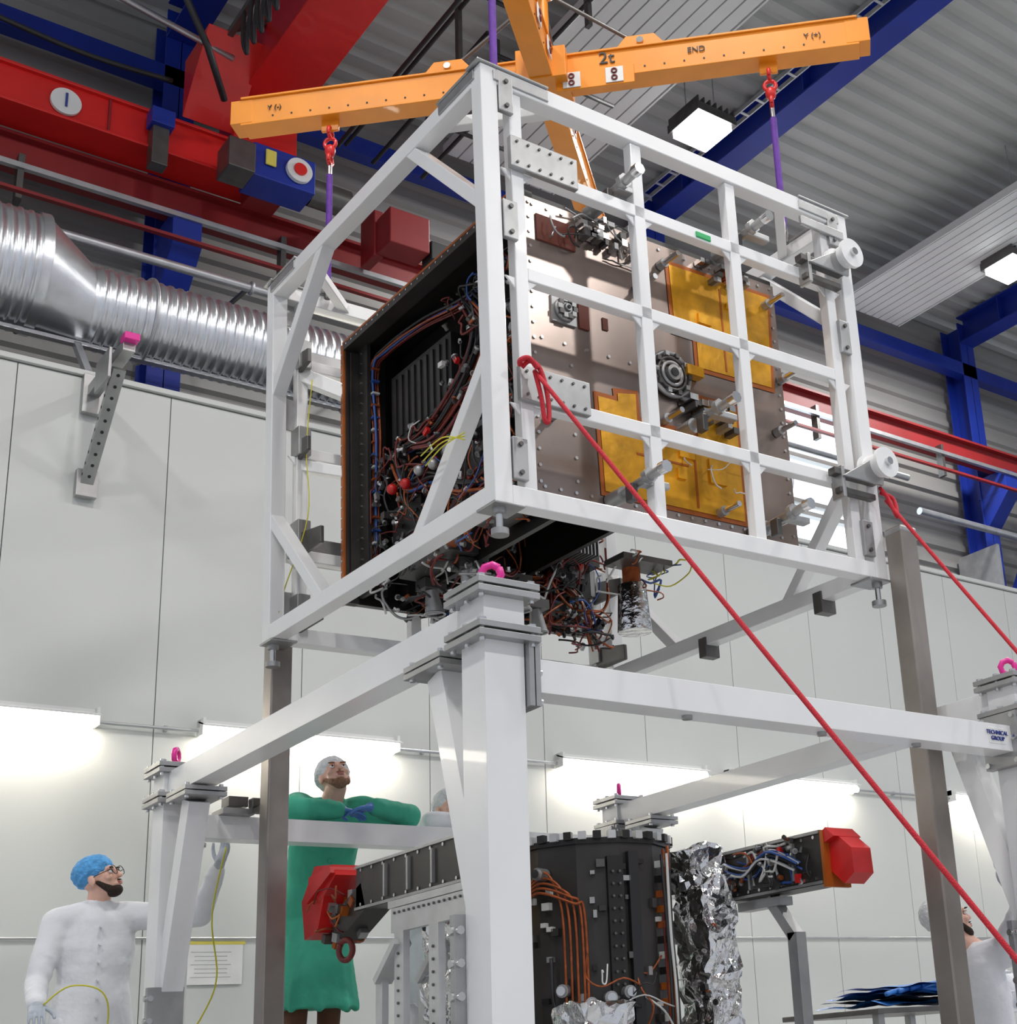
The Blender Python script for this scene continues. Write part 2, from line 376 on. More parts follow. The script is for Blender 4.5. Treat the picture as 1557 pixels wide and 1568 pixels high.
# ---------------------------------------------------------------- lifting traverse
b=B();C=V((3.70,5.45,5.83));d1=V((1,-1,0)).normalized();d2=V((1,1,0)).normalized()
for d,L in((d1,1.75),(d2,1.75)):
    n=V((-d.y,d.x,0))
    for s in(-1,1):
        b.beam(C-d*L+n*s*.055,C+d*L+n*s*.055,.016,.17,ORANGE)
    b.beam(C-d*L+V((0,0,.085)),C+d*L+V((0,0,.085)),.15,.014,ORANGE);b.beam(C-d*L-V((0,0,.085)),C+d*L-V((0,0,.085)),.13,.014,ORANGE)
    for s in(-1,1):
        b.box(C+d*s*(L-.005),(.13,.13,.155),ORANGE,Matrix((d,n,V((0,0,1)))).transposed())
        b.cyl(C+d*s*L,C+d*s*(L+.04),.02,DSTEEL,10)
        p=C+d*s*.55
        for w in(-1,1):
            b.prism([(-.16,.08),(-.08,.18),(.08,.18),(.16,.08)],p+n*(w*.03),d,(0,0,1),.012,ORANGE)
        b.cyl(p-n*.06+V((0,0,.135)),p+n*.06+V((0,0,.135)),.02,CHROME)
        b.cyl(p+V((0,0,.14)),C+V((0,0,.60)),.012,DSTEEL,8)
        for k in range(12):
            q=C+d*s*(.35+.11*k)
            b.cyl(q-n*.066-V((0,0,.05)),q+n*.066-V((0,0,.05)),.006,BLACK,6)
        q=C+d*s*1.245
        b.box(q-V((0,0,.12)),(.10,.02,.08),ORANGE,Matrix((d,n,V((0,0,1)))).transposed())
        b.torus(q-V((0,0,.17)),.032,.011,RED,d);b.torus(q-V((0,0,.24)),.032,.011,RED,n)
        b.ell(q-V((0,0,.29)),(.03,.03,.04),RED);b.torus(q-V((0,0,.35)),.03,.012,RED,d)
        b.cyl(q-V((0,0,.37)),q-V((0,0,.50)),.012,CHROME)
        e=q.copy();e.z=4.68
        b.cyl(q-V((0,0,.45)),e,.018,PURPLE,8);b.torus(e,.035,.012,DSTEEL,d)
        b.cyl(e,(e.x,e.y,4.60),.02,DSTEEL)
b.box(C,(.28,.28,.2),ORANGE,Matrix.Rotation(pi/4,3,'Z'));b.cyl(C+V((0,0,.1)),C+V((0,0,.62)),.03,ORANGE);b.torus(C+V((0,0,.62)),.06,.02,ORANGE,(0,1,0))
nn=V((-d1.y,d1.x,0))*-1
b.box(C+d1*.29+nn*.062-V((0,0,.09)),(.44,.02,.12),ORANGE,Matrix((d1,nn,V((0,0,1)))).transposed())
for s in(-.22,.16,.40):
    p=C+d1*s+nn*.076-V((0,0,.09))
    b.box(p,(.10,.006,.10),RADP,Matrix((d1,nn,V((0,0,1)))).transposed())
    for w in(-.022,.022):b.torus(p+nn*.006+V((0,0,w)),.014,.005,CDARK,nn,12,6)
n2=V((-d2.y,d2.x,0))
for s in(-.25,-.5,.45):
    p=C+d2*s-n2*.075;b.box(p,(.09,.006,.1),RADP,Matrix((d2,n2,V((0,0,1)))).transposed())
    for w in(-.022,.022):b.torus(p-n2*.006+V((0,0,w)),.014,.005,CDARK,n2,12,6)
trav=b.obj('lifting_traverse',bevel=.004)
text('2t',.11,BLACK,basis(d1,(0,0,1),C+d1*.36+nn*.068+V((0,0,.03))),trav,'load_marking')
text('END',.05,BLACK,basis(d1,(0,0,1),C+d1*.86+nn*.068+V((0,0,.01))),trav,'maker_marking')
text('Y (+)',.045,BLACK,basis(d1,(0,0,1),C+d1*1.5+nn*.068),trav,'axis_marking')
text('Y (-)',.045,BLACK,basis(d1,(0,0,1),C-d1*1.55+nn*.068),trav,'axis_marking_b')
# ---------------------------------------------------------------- transport cage
MC=Matrix.Translation((3.661,5.384,3.656))@(Matrix.Rotation(.0124,4,'Z')@Matrix.Rotation(.0087,4,'X')@Matrix.Rotation(-.0185,4,'Y'))
b=B();hx,hy,hz=1.054,1.061,.955;T=.08
for sx in(-1,1):
    for sy in(-1,1):
        b.box((sx*hx,sy*hy,0),(T,T,2*hz+T),WHITE)
        b.cyl((sx*hx,sy*hy,-hz-T/2),(sx*hx,sy*hy,-hz-.14),.014,CHROME,10);b.cyl((sx*hx,sy*hy,-hz-.14),(sx*hx,sy*hy,-hz-.165),.035,ALU,18)
        b.cyl((sx*hx,sy*hy,-hz-.05),(sx*hx,sy*hy,-hz-.075),.028,ALU,6)
        b.box((sx*hx-sx*.02,sy*hy-sy*.02,-hz-.046),(.14,.14,.012),ALU)
        b.box((sx*(hx-.12),sy*hy,hz+.046),(.36,.10,.012),ALU);b.box((sx*hx,sy*(hy-.14),hz+.046),(.10,.36,.012),ALU)
        b.box((sx*(hx-.16),sy*(hy+.043),hz),(.28,.008,.05),ALU);b.box((sx*(hx+.043),sy*(hy-.16),hz+.01),(.008,.30,.05),ALU)
    for s in(-1,1):
        b.box((0,s*hy,sx*hz),(2*hx-T,T,T),WHITE)
        b.box((s*hx,0,sx*hz),(T,2*hy-T,T),WHITE)
for sx in(-1,1):
    for sy in(-1,1):
        for sz in(-1,1):
            b.beam((sx*hx,sy*(hy-.62),sz*hz),(sx*hx,sy*hy,sz*(hz-.62)),.06,.07,WHITE,(1,0,0))
for sx in(-1,1):
    for sy in(-1,1):b.beam((sx*(hx-.4),sy*hy,hz),(sx*hx,sy*(hy-.4),hz),.05,.05,WHITE)
xs=(-.92,-.27,.30,.93);zs=(.56,.05,-.52)
for sy in(-1,1):
    for x in xs:b.box((x,sy*hy,0),(.06,.055,2*hz-T),WHITE)
    for z in zs:
        b.box(((xs[0]+xs[-1])/2,sy*hy,z),(xs[-1]-xs[0]-.06,.055,.06),WHITE)
        for x in xs:
            for w in(-.05,.05):b.prism([(0,0),(w,0),(0,-.05)],(x+(.03 if w>0 else -.03),sy*hy-.01,z-.03),(1,0,0),(0,0,1),.01,WHITE)
    yy=sy*(hy+.045)
    b.box((-.80,yy,.60),(.34,.03,.15),ALU);b.box((-.80,yy,-.47),(.34,.03,.15),ALU)
    for k in range(6):
        for z in(.65,.55,-.42,-.52):b.cyl((-.94+.056*k,yy+sy*.015,z),(-.94+.056*k,yy+sy*.022,z),.006,DSTEEL,8)
    for x in(-.975,.985):
        for z in(.88,.27,-.8):
            b.box((x,yy-sy*.01,z),(.07,.025,.18),ALU)
            for w in(-.06,.06):b.cyl((x,yy,z+w),(x,yy+sy*.012,z+w),.010,DSTEEL,8)
    b.box((.9,yy,.86),(.30,.02,.05),ALU)
for x,z in((.93,.66),(1.0,-.46)):
    b.box((x-.10,-hy-.07,z-.05),(.30,.05,.035),DSTEEL);b.box((x-.10,-hy-.07,z-.14),(.24,.04,.03),DSTEEL)
    b.box((x-.2,-hy-.06,z-.1),(.02,.08,.16),ALU);b.prism([(0,0),(.28,.0),(.30,.12),(.2,.12)],(x-.22,-hy-.10,z-.08),(1,0,0),(0,0,1),.014,ALU)
    b.cyl((x+.04,-hy-.15,z+.02),(x+.04,-hy-.05,z+.02),.062,WHITE,28);b.cyl((x+.04,-hy-.17,z+.02),(x+.04,-hy-.15,z+.02),.078,WHITE,28)
    b.cyl((x+.04,-hy-.06,z+.02),(x+.04,-hy-.04,z+.02),.078,WHITE,28);b.cyl((x+.04,-hy-.19,z+.02),(x+.04,-hy,z+.02),.02,CHROME,12)
for x,z in((-.36,.66),(.42,.69),(.10,-.34),(-.33,-.76),(.50,-.77)):
    b.cyl((x,-hy-.13,z+.02),(x,-.82,z),.021,ALU,16);b.cyl((x,-hy-.16,z+.02),(x,-hy-.12,z+.02),.028,CHROME,8);b.cyl((x,-.92,z),(x,-.82,z),.036,ALU,16);b.cyl((x,-hy-.02,z+.02),(x,-hy-.05,z+.02),.036,ALU,6)
    b.box((x+.05,-hy,z),(.14,.05,.03),ALU);b.box((x-.04,-hy+.04,z-.04),(.03,.05,.08),DSTEEL)
for x,z in((.05,.52),(.72,.50),(.0,-.30),(.20,-.28),(.62,-.72),(.72,-.2),(-.62,-.42),(.78,.1),(.30,-.70),(-.1,.35)):
    b.cyl((x,-hy+.10,z),(x,-.82,z),.014,CHROME,12);b.cyl((x,-.86,z),(x,-.82,z),.024,ALU,12)
for sx in(-1,1):
    for z in(.62,.12,-.40,-.80):
        b.prism([(0,0),(.30,-.05),(.30,-.14),(.0,-.14)] if z<0 else [(0,0),(.14,-.02),(.14,-.10),(0,-.12)],(sx*(hx-.13),hy,z),(0,-1,0),(0,0,1),.02,DSTEEL)
        b.box((sx*(hx-.13),hy-.02,z-.02),(.07,.1,.16),ALU)
    # white support arms from back grid to the module
    b.beam((sx*(hx-.13),hy,.50),(sx*.72,.95,.40),.06,.08,WHITE);b.beam((sx*(hx-.13),hy,-.02),(sx*.72,.95,-.06),.05,.06,WHITE)
for y in(-.7,.2):b.box((hx,y,-hz-.05),(.10,.06,.11),DSTEEL)
b.box((.1,-hy-.03,.555),(.09,.008,.03),GREENP)
b.obj('transport_cage',bevel=.006,M=MC)
# ---------------------------------------------------------------- upper satellite module
b=B()
x0,x1,y0,y1,z0,z1=-.72,.80,-.80,.93,-.785,.66
b.box(((x0+x1)/2,y0,(z0+.64)/2),(x1-x0,.03,.64-z0),PANEL)
b.box(((x0+x1)/2,y1,(z0+z1)/2),(x1-x0,.04,z1-z0),BODYB)
b.box(((x0+x1)/2,(y0+y1)/2,z1),(x1-x0,y1-y0,.03),BODYB)
b.box((-.42,(y0+y1)/2,-.06),(.03,y1-y0-.04,z1-z0-.05),BODYB)
b.box((.25,.1,-.1),(.03,1.5,.9),BODYB)
for (yy,w) in((y1,.05),(y0+.05,.03)):b.box((x0+.02,yy,(z0+z1)/2),(.07,w,z1-z0),BODYG)
b.box((x0+.02,(y0+y1)/2,z1),(.09,y1-y0,.05),BODYG);b.box((x0-.02,y1,(z0+z1)/2),(.012,.03,z1-z0+.02),AMBER);b.box((x0-.02,(y0+y1)/2,z1+.02),(.012,y1-y0,.012),AMBER)
b.box((x0+.1,y1-.05,(z0+z1)/2),(.2,.01,z1-z0-.1),BODYG)
b.box((x0+.06,y1-.09,(z0+z1)/2),(.02,.10,z1-z0-.05),BODYG)
for i in range(28):
    y=y0+.05+(y1-y0-.1)*i/27;b.cyl((x0-.028,y,z1),(x0-.02,y,z1),.006,CHROME,6);b.cyl((x0+.2,y,z1-.017),(x0+.2,y,z1-.022),.010,ALU,6)
for i in range(24):
    z=z0+.05+(z1-z0-.1)*i/23;b.cyl((x0-.03,y1,z),(x0-.02,y1,z),.006,CHROME,6);b.cyl((x0+.05,y1-.07,z),(x0+.045,y1-.07,z),.006,CHROME,6)
yf=y0-.016
P1=[(.10,.55),(.75,.56),(.72,.04),(.24,.03),(.24,.19),(.11,.19)]
P2=[(-.37,-.26),(-.26,-.26),(-.26,-.22),(-.15,-.20),(-.15,-.33),(.2,-.33),(.2,-.13),(.46,-.13),(.46,-.72),(-.36,-.72)]
def patch(P,off,m,grow):
    n=len(P);Q=[]
    ar=sum(P[i][0]*P[(i+1)%n][1]-P[(i+1)%n][0]*P[i][1] for i in range(n));sg=1 if ar>0 else -1
    for i in range(n):
        a=V(P[i-1]);c=V(P[i]);d=V(P[(i+1)%n])
        e1=(c-a).normalized();e2=(d-c).normalized();n1=V((e1.y,-e1.x))*sg;n2=V((e2.y,-e2.x))*sg
        Q.append(c+(n1+n2)*grow)
    tr=tessellate_polygon([[V((q.x,q.y,0)) for q in Q]])
    vs=[(q.x,yf-off,q.y) for q in Q]
    b.add(vs,[tuple(t) for t in tr],m)
for P in(P1,P2):
    patch(P,.003,AMBER,.018);patch(P,.006,GOLD,-.004)
for c,s in(((.30,-.50),(.10,.12)),((.08,-.55),(.05,.05)),((.12,-.45),(.09,.03)),((-.1,-.5),(.04,.08)),((.3,.3),(.08,.05)),((.5,.42),(.10,.03)),((.55,.2),(.04,.10))):
    b.box((c[0],yf-.012,c[1]),(s[0],.012,s[1]),GOLD)
b.box((.17,yf-.007,-.55),(.012,.004,.30),AMBER);b.box((-.02,yf-.007,-.5),(.3,.004,.010),AMBER);b.box((.42,yf-.007,.28),(.010,.004,.45),AMBER)
b.box((-.55,yf-.004,.50),(.21,.008,.13),DREDP);b.box((-.42,yf-.004,.11),(.055,.008,.12),DREDP);b.box((-.30,yf-.003,.11),(.03,.005,.06),DREDP)
for (x,z) in[(x0+.03,z0+.05+.075*i) for i in range(19)]+[(x1-.03,z0+.05+.075*i) for i in range(19)]+[(x0+.05+.08*i,z0+.03) for i in range(18)]+[(x0+.05+.08*i,.61) for i in range(18)]+[(-.05,z0+.2+.15*i) for i in range(8)]+[(-.65+.12*i,-.05) for i in range(5)]+[(-.5,-.7+.11*i) for i in range(6)]+[(.55,-.7+.11*i) for i in range(6)]:
    b.cyl((x,yf,z),(x,yf-.006,z),.008,CHROME,8)
for cx_,cz_,r in((.054,-.058,.11),(-.53,.11,.045)):
    b.torus((cx_,yf-.02,cz_),r,.012,ALU,(0,1,0),28);b.torus((cx_,yf-.03,cz_),r*.75,.008,DSTEEL,(0,1,0),24);b.torus((cx_,yf-.03,cz_),r*.52,.010,ALU,(0,1,0),24);b.cyl((cx_,yf,cz_),(cx_,yf-.05,cz_),r*.35,ALU,20);b.cyl((cx_,yf-.05,cz_),(cx_,yf-.055,cz_),r*.2,BLACK,20)
    for i in range(10):
        a=i*pi/5;b.box((cx_+r*.9*cos(a),yf-.03,cz_+r*.9*sin(a)),(.022,.03,.022),ALU if i%2 else DSTEEL)
b.box((-.53,yf-.006,.11),(.13,.012,.13),ALU);b.box((.18,yf-.03,-.02),(.10,.05,.05),GOLD)
for i in range(22):
    x=-.45+random.random()*.35;z=.50+random.random()*.13
    b.box((x,yf-.03,z),(.015+.03*random.random(),.05,.015+.03*random.random()),random.choice([ALU,CHROME,DSTEEL]))
for i in range(14):
    x=.28+random.random()*.3;z=.52+random.random()*.1
    b.box((x,yf-.03,z),(.025,.05,.025),random.choice([ALU,CHROME,COPPER,DSTEEL]))
for i in range(18):
    x=.08+random.random()*.3;z=-.30+random.random()*.14
    b.box((x,yf-.05,z),(.04*random.random()+.01,.09*random.random()+.03,.03),random.choice([ALU,CHROME,DSTEEL]))
def wires(n,lo,hi,r,mats,step=.12,k=6):
    lo=V(lo);hi=V(hi)
    for i in range(n):
        p=V([random.uniform(lo[j],hi[j]) for j in range(3)]);pts=[p.copy()]
        d=V([random.uniform(-1,1) for _ in range(3)])
        for j in range(k):
            d=(d+V([random.uniform(-1,1) for _ in range(3)])*.9).normalized()
            p=p+d*step
            p=V([min(hi[a],max(lo[a],p[a])) for a in range(3)]);pts.append(p.copy())
        b.tube(smooth_path(pts,4),random.uniform(r*.6,r*1.3),random.choice(mats),5)
HM=[CDARK,CDARK,COPPER,COPPER,CABLE,CABLE,CABLE,BODYG,CBLUE,CDARK]
def connectors(n,lo,hi):
    for i in range(n):
        p=V([random.uniform(lo[j],hi[j]) for j in range(3)]);d=V([random.uniform(-1,1) for _ in range(3)]).normalized()
        L=random.uniform(.02,.05);r=random.uniform(.007,.013);m=random.choice([CHROME,ALU,DSTEEL,DSTEEL,BLACK,COPPER])
        b.cyl(p,p+d*L,r,m,8);b.cyl(p+d*L*.7,p+d*L,r*1.35,random.choice([ALU,DSTEEL]),8)
        if i%4==0:b.box(p,(.02,.04,.025),random.choice([ALU,DSTEEL,BLACK,REDC,CWHITE]),Matrix.Rotation(random.random()*3,3,'X'))
wires(12,(-.6,yf-.05,.45),(-.1,yf-.01,.62),.004,[CWHITE,ALU,CABLE],.07,4)
wires(6,(.1,yf-.06,-.6),(.5,yf-.01,-.3),.003,[CWHITE],.1,4)
b.box((-.50,.40,.22),(.14,.62,.40),BLACK)
for i in range(9):b.box((-.575,.14+.065*i,.22),(.01,.03,.34),BODYB)
b.box((-.50,.0,-.35),(.12,.28,.26),BODYG);b.box((-.52,.55,-.45),(.12,.30,.24),BLACK);b.box((-.5,-.35,-.1),(.12,.3,.3),BLACK)
b.box((-.52,.35,-.66),(.16,.5,.14),DSTEEL);b.box((-.53,-.35,-.62),(.14,.4,.16),DSTEEL)
for i in range(16):
    b.box((-.60,random.uniform(-.7,.85),random.uniform(-.74,-.05)),(.06,random.uniform(.03,.09),random.uniform(.02,.06)),random.choice([ALU,DSTEEL,DSTEEL,BODYG,COPPER]))
def bundle(path,n,spread,r,mats):
    for i in range(n):
        o=V([random.uniform(-spread,spread) for _ in range(3)])
        pts=[V(p)+o+V([random.uniform(-1,1) for _ in range(3)])*spread*.4 for p in path]
        b.tube(smooth_path(pts,5),random.uniform(r*.7,r*1.2),random.choice(mats),5)
bundle([(-.62,.78,-.7),(-.62,.80,-.3),(-.62,.78,.1),(-.62,.80,.5),(-.62,.66,.56),(-.60,.3,.55),(-.58,-.1,.50),(-.58,-.5,.53)],12,.02,.007,[CDARK,CDARK,CABLE,COPPER,CABLE,CBLUE])
for i in range(18):
    z=-.7+.07*i;b.box((-.63,.79,z),(.04,.05,.010),[CWHITE,CBLUE,COPPER][i%3])
bundle([(-.58,-.1,.5),(-.58,-.2,.3),(-.6,-.1,.1),(-.6,.2,-.05),(-.6,.5,-.05)],18,.035,.007,HM)
bundle([(-.6,.6,-.1),(-.6,.45,-.3),(-.6,.2,-.35),(-.6,-.1,-.5),(-.58,-.5,-.6)],16,.035,.008,HM)
bundle([(-.58,-.2,.45),(-.58,-.35,.2),(-.58,-.3,-.1),(-.58,-.45,-.4)],16,.035,.007,HM)
bundle([(-.6,.7,-.6),(-.6,.4,-.55),(-.62,.1,-.62),(-.6,-.3,-.45),(-.6,-.6,-.5)],14,.03,.008,HM)
bundle([(-.6,.4,-.1),(-.62,.1,-.18),(-.6,-.15,-.05),(-.6,-.4,.1)],14,.03,.007,[COPPER,CDARK,CABLE])
wires(95,(-.66,-.7,-.76),(-.52,.78,-.02),.005,HM+[CWHITE,COPPER],.09,6)
wires(30,(-.64,-.6,.0),(-.5,.05,.55),.005,HM+[COPPER],.09,6)
connectors(150,(-.66,-.65,-.76),(-.58,.78,.0));connectors(30,(-.66,-.6,.0),(-.6,.05,.5))
for i in range(5):b.ell((-.66,.55-.14*i,-.28-.02*(i%2)),.028,REDC if i in(0,1) else ALU,nu=12,nv=8)
bundle([(-.3,.86,-.75),(.1,.86,-.6),(.3,.86,-.3),(.35,.86,.2)],12,.04,.008,HM)
bundle([(.45,.84,-.78),(.48,.84,-.5),(.6,.86,-.45),(.7,.86,-.1)],16,.035,.009,[COPPER,CDARK,COPPER,CDARK])
bundle([(.72,.80,-.88),(.66,.84,-.6),(.5,.86,-.5),(.2,.86,-.55)],10,.03,.007,[COPPER,CABLE,CDARK,CWHITE])
wires(60,(-.4,.72,-.80),(.78,.90,-.25),.006,HM+[COPPER],.10,6)
wires(16,(.45,.7,-.90),(.78,.9,-.70),.006,[COPPER,CDARK,CABLE,CABLE],.08,5)
connectors(60,(-.4,.70,-.80),(.78,.84,-.3));connectors(26,(.45,.7,-.90),(.78,.9,-.7))
for i in range(30):
    b.box((random.uniform(-.35,.75),.86,random.uniform(-.75,-.1)),(random.uniform(.06,.18),.10,random.uniform(.04,.14)),random.choice([BLACK,DSTEEL,BLACK,BODYG,BODYG]))
b.box((.50,.72,-.3),(.3,.2,.04),ALU)
for i in range(12):b.box((.38+.024*i,.70,-.36),(.006,.2,.10),ALU)
for x,y in((-.45,.55),(-.2,.75),(-.45,.2),(-.1,.3),(.2,.6)):
    b.cyl((x,y,-.78),(x+.03,y+.02,-.90),.03,ALU,14,.05);b.torus((x+.03,y+.02,-.9),.05,.006,ALU);b.box((x,y,-.76),(.12,.10,.05),DSTEEL)
wires(26,(-.6,.0,-.86),(.0,.85,-.74),.006,[CABLE,CABLE,CWHITE,ALU,CDARK],.09,5)
connectors(34,(-.6,.0,-.86),(.0,.85,-.76))
b.cyl((.24,-.2,-.88),(.24,-.2,-1.12),.070,FOIL,14,.085);b.cyl((.24,-.2,-.78),(.24,-.2,-.9),.045,COPPER,14)
b.box((.25,-.25,-.78),(.30,.16,.03),DSTEEL)
wires(12,(.1,-.4,-.90),(.46,-.1,-.78),.005,[CYEL,CWHITE,CBLUE,COPPER],.1,5)
b.prism([(0,0),(.35,-.1),(.35,-.5),(0,-.5)],(.82,-.7,.62),(0,1,0),(0,0,1),.02,DSTEEL)
b.obj('satellite_upper_module',M=MC)
# ---------------------------------------------------------------- support frame
b=B();Xn,Xf,Yn,Yf=2.318,5.020,3.857,6.900
for X in(Xn,Xf):
    for Y in(Yn,Yf):
        s=1 if Y==Yn else -1;sx=1 if X==Xn else -1
        b.box((X,Y,.96),(.15,.15,1.91),WHITE)
        b.box((X,Y,.01),(.34,.34,.02),ALU)
        for z in(1.905,1.935):b.box((X,Y,z),(.235,.235,.022),ALU)
        b.box((X,Y,2.0),(.155,.155,.12),WHITE)
        for z in(2.055,2.085):b.box((X,Y,z),(.235,.235,.022),ALU)
        for ax in(-.095,.095):
            for ay in(-.095,0,.095):
                for z in(2.085,1.935):
                    b.cyl((X+ax,Y+ay,z-.055),(X+ax,Y+ay,z+.022),.010,CHROME,8);b.cyl((X+ax,Y+ay,z+.01),(X+ax,Y+ay,z+.022),.016,CHROME,6)
        b.cyl((X,Y,2.095),(X,Y,2.115),.035,MAG,16);b.torus((X,Y,2.15),.034,.014,MAG,(.6,.73,0) if (X,Y) in((Xn,Yn),(Xf,Yn)) else (.8,-.6,0),8)
        for q in(.088,.112):b.box((X+sx*q,Y,1.80),(.02,.20,.24),ALU)
        for ay in(-.08,.08):
            for az in(-.1,0,.1):b.cyl((X+sx*.08,Y+ay,1.8+az),(X+sx*.135,Y+ay,1.8+az),.012,CHROME,8)
        b.beam((X,Y+s*.05,1.00),(X,Y+s*.31,1.87),.10,.10,WHITE,(0,1,0))
        for z in(1.885,1.910):b.box((X,Y+s*.31,z),(.20,.26,.02),ALU)
        for ax in(-.08,.08):
            for ay in(-.1,.1):b.cyl((X+ax,Y+s*.31+ay,1.865),(X+ax,Y+s*.31+ay,1.935),.011,CHROME,8)
        b.box((X-.03,Y+s*.09,.72),(.17,.03,.62),ALU)
        for k in range(6):b.cyl((X-.10,Y+s*.11,.48+.1*k),(X-.10,Y+s*.06,.48+.1*k),.014,CHROME,8);b.cyl((X-.125,Y+s*.09,.48+.1*k),(X-.115,Y+s*.09,.48+.1*k),.014,CHROME,8)
for X in(Xn,Xf):b.box((X,(Yn+Yf)/2,1.99),(.12,Yf-Yn-.15,.12),WHITE)
for Y in(Yn,Yf):b.box(((Xn+Xf)/2,Y,1.797),(Xf-Xn-.24,.12,.115),WHITE)
for k in(.3,.55,.75):b.cyl((Xn+k*2.7,Yn,1.74),(Xn+k*2.7,Yn,1.725),.02,ALU,10)
b.box((Xf-.22,Yn-.061,1.80),(.11,.003,.07),PAPER)
b.box((2.60,6.86,1.87),(.16,.16,.03),ALU);b.box((2.60,6.84,1.92),(.10,.10,.05),DSTEEL)
sf=b.obj('support_frame',bevel=.006)
text('TECHNICAL\nGROUP',.026,NAVY,basis((1,0,0),(0,0,1),(Xf-.22,Yn-.065,1.80)),sf,'name_label')
for X,Y in((2.69,6.56),(4.83,4.235)):
    b=B();b.box((X,Y,1.46),(.108,.108,2.92),STEEL);b.box((X,Y,.01),(.3,.3,.02),STEEL)
    b.box((X,Y+(.10 if X<4 else -.10),1.86),(.10,.12,.03),DSTEEL);b.box((X,Y+(.16 if X<4 else -.16),1.9),(.12,.05,.05),DSTEEL)
    b.box((X,Y,2.9),(.112,.112,.03),ALU)
    b.obj('guide_column',bevel=.008)
# ---------------------------------------------------------------- lower satellite
b=B();cx,cy=3.72,5.36
n=12;r=.36
def ngon(z,r,ph=0):return [(cx+r*cos(2*pi*(i+.5)/n+ph),cy+r*sin(2*pi*(i+.5)/n+ph),z) for i in range(n)]
b.loft([((cx,cy,0),(.6,0,0),(0,.6,0)),((cx,cy,.08),(.6,0,0),(0,.6,0)),((cx,cy,.10),(.45,0,0),(0,.45,0)),((cx,cy,.35),(.38,0,0),(0,.38,0))],ALU,32)
vs=ngon(.34,r)+ngon(1.49,r)
b.add(vs,[(i,(i+1)%n,n+(i+1)%n,n+i) for i in range(n)]+[list(range(n))[::-1],[n+i for i in range(n)]],BODYG)
vs=ngon(1.48,r+.012)+ngon(1.505,r+.012);b.add(vs,[(i,(i+1)%n,n+(i+1)%n,n+i) for i in range(n)]+[[n+i for i in range(n)]],BODYB)
for i in range(36):
    a=2*pi*i/36;b.box((cx+(r+.006)*cos(a),cy+(r+.006)*sin(a),1.515),(.03,.035,.035),ALUL if i%2 else BODYB,Matrix.Rotation(a,3,'Z'))
camd=atan2(-cy,-cx)
def rail(a,z0_,z1_,m,w=.05,th=.02):
    rr=r*cos(pi/n)+.012;b.box((cx+rr*cos(a),cy+rr*sin(a),(z0_+z1_)/2),(th,w,z1_-z0_),m,Matrix.Rotation(a,3,'Z'))
def pol(a,z,dr=.03):return (cx+(r+dr)*cos(a),cy+(r+dr)*sin(a),z)
rail(camd+.28,.4,1.42,BODYB,.07,.035);rail(camd+.52,.4,1.44,BLACK,.05,.03)
for i in range(18):
    for a in(camd+.24,camd+.32):
        b.cyl(pol(a,.45+.053*i,.02),pol(a,.45+.053*i,.035),.006,DSTEEL,8)
for i,a in enumerate((-.35,-.28,-.21,-.14,-.1)):
    b.tube(smooth_path([pol(camd-.85,1.30-.012*i),pol(camd-.6,1.36-.02*i,.04),pol(camd+a-.1,1.34-.03*i,.05),pol(camd+a,1.2,.03),pol(camd+a+.02,.9),pol(camd+a,.5)]),.006,COPPER,6)
b.tube(smooth_path([pol(camd-.5,1.0),pol(camd-.45,.8,.05),pol(camd-.3,.75),pol(camd+.1,.8),pol(camd+.5,.78)]),.009,CABLE,6)
for i in range(34):
    a=camd+random.uniform(-.9,.9);z=random.uniform(.5,1.4)
    b.box(pol(a,z,.0),(.03,random.uniform(.015,.04),random.uniform(.015,.04)),random.choice([ALU,DSTEEL,BODYG,CWHITE,BODYB]),Matrix.Rotation(a,3,'Z'))
for a,z in((camd-.35,.86),(camd-.05,.80),(camd+.15,.82),(camd+.35,.84),(camd-.6,1.36)):
    b.cyl(pol(a,z,.0),pol(a,z,.06),.028,ALU,14);b.cyl(pol(a,z,.06),pol(a,z,.075),.02,CHROME,10)
wires(12,(cx-.3,cy-.48,.5),(cx+.15,cy-.36,1.0),.004,[COPPER,CABLE,CWHITE],.1,5)
p=pol(camd-1.15,1.25,.05);b.box((p[0],p[1],1.33),(.04,.03,.50),GOLD);b.box((p[0],p[1],.85),(.04,.03,.4),BODYB)
for i in range(16):
    a=camd+.95;b.box(pol(a,.4+.066*i,.02),(.05,.03,.03),random.choice([COPPER,AMBER,CWHITE,BODYB]),Matrix.Rotation(a,3,'Z'))
bundle([pol(camd+.92,.35,.05),pol(camd+.9,.8,.06),pol(camd+.92,1.1,.05),pol(camd+.95,1.45,.05)],10,.02,.007,[COPPER,CDARK,CWHITE,CABLE])
def foil(c,d,seed,amp=.035,m=FOIL):
    c=V(c);d=V(d)
    def pt(u,v,w):
        p=V((u*d.x,v*d.y,w*d.z))*.5+c
        q=noise.noise_vector((p+V((seed,0,0)))*9)*amp+noise.noise_vector((p+V((0,seed,0)))*25)*amp*.6
        return p+q
    for ax in range(3):
        for s in(-1,1):
            vs=[]
            na,nb=[(int(max(4,d[(ax+k)%3]/.025))) for k in(1,2)]
            for i in range(na+1):
                for j in range(nb+1):
                    u=[0,0,0];u[ax]=s;u[(ax+1)%3]=-1+2*i/na;u[(ax+2)%3]=-1+2*j/nb;vs.append(pt(*u))
            b.add(vs,[(i*(nb+1)+j,(i+1)*(nb+1)+j,(i+1)*(nb+1)+j+1,i*(nb+1)+j+1) for i in range(na) for j in range(nb)],m)
foil((4.24,5.18,.80),(.20,.22,1.16),1)
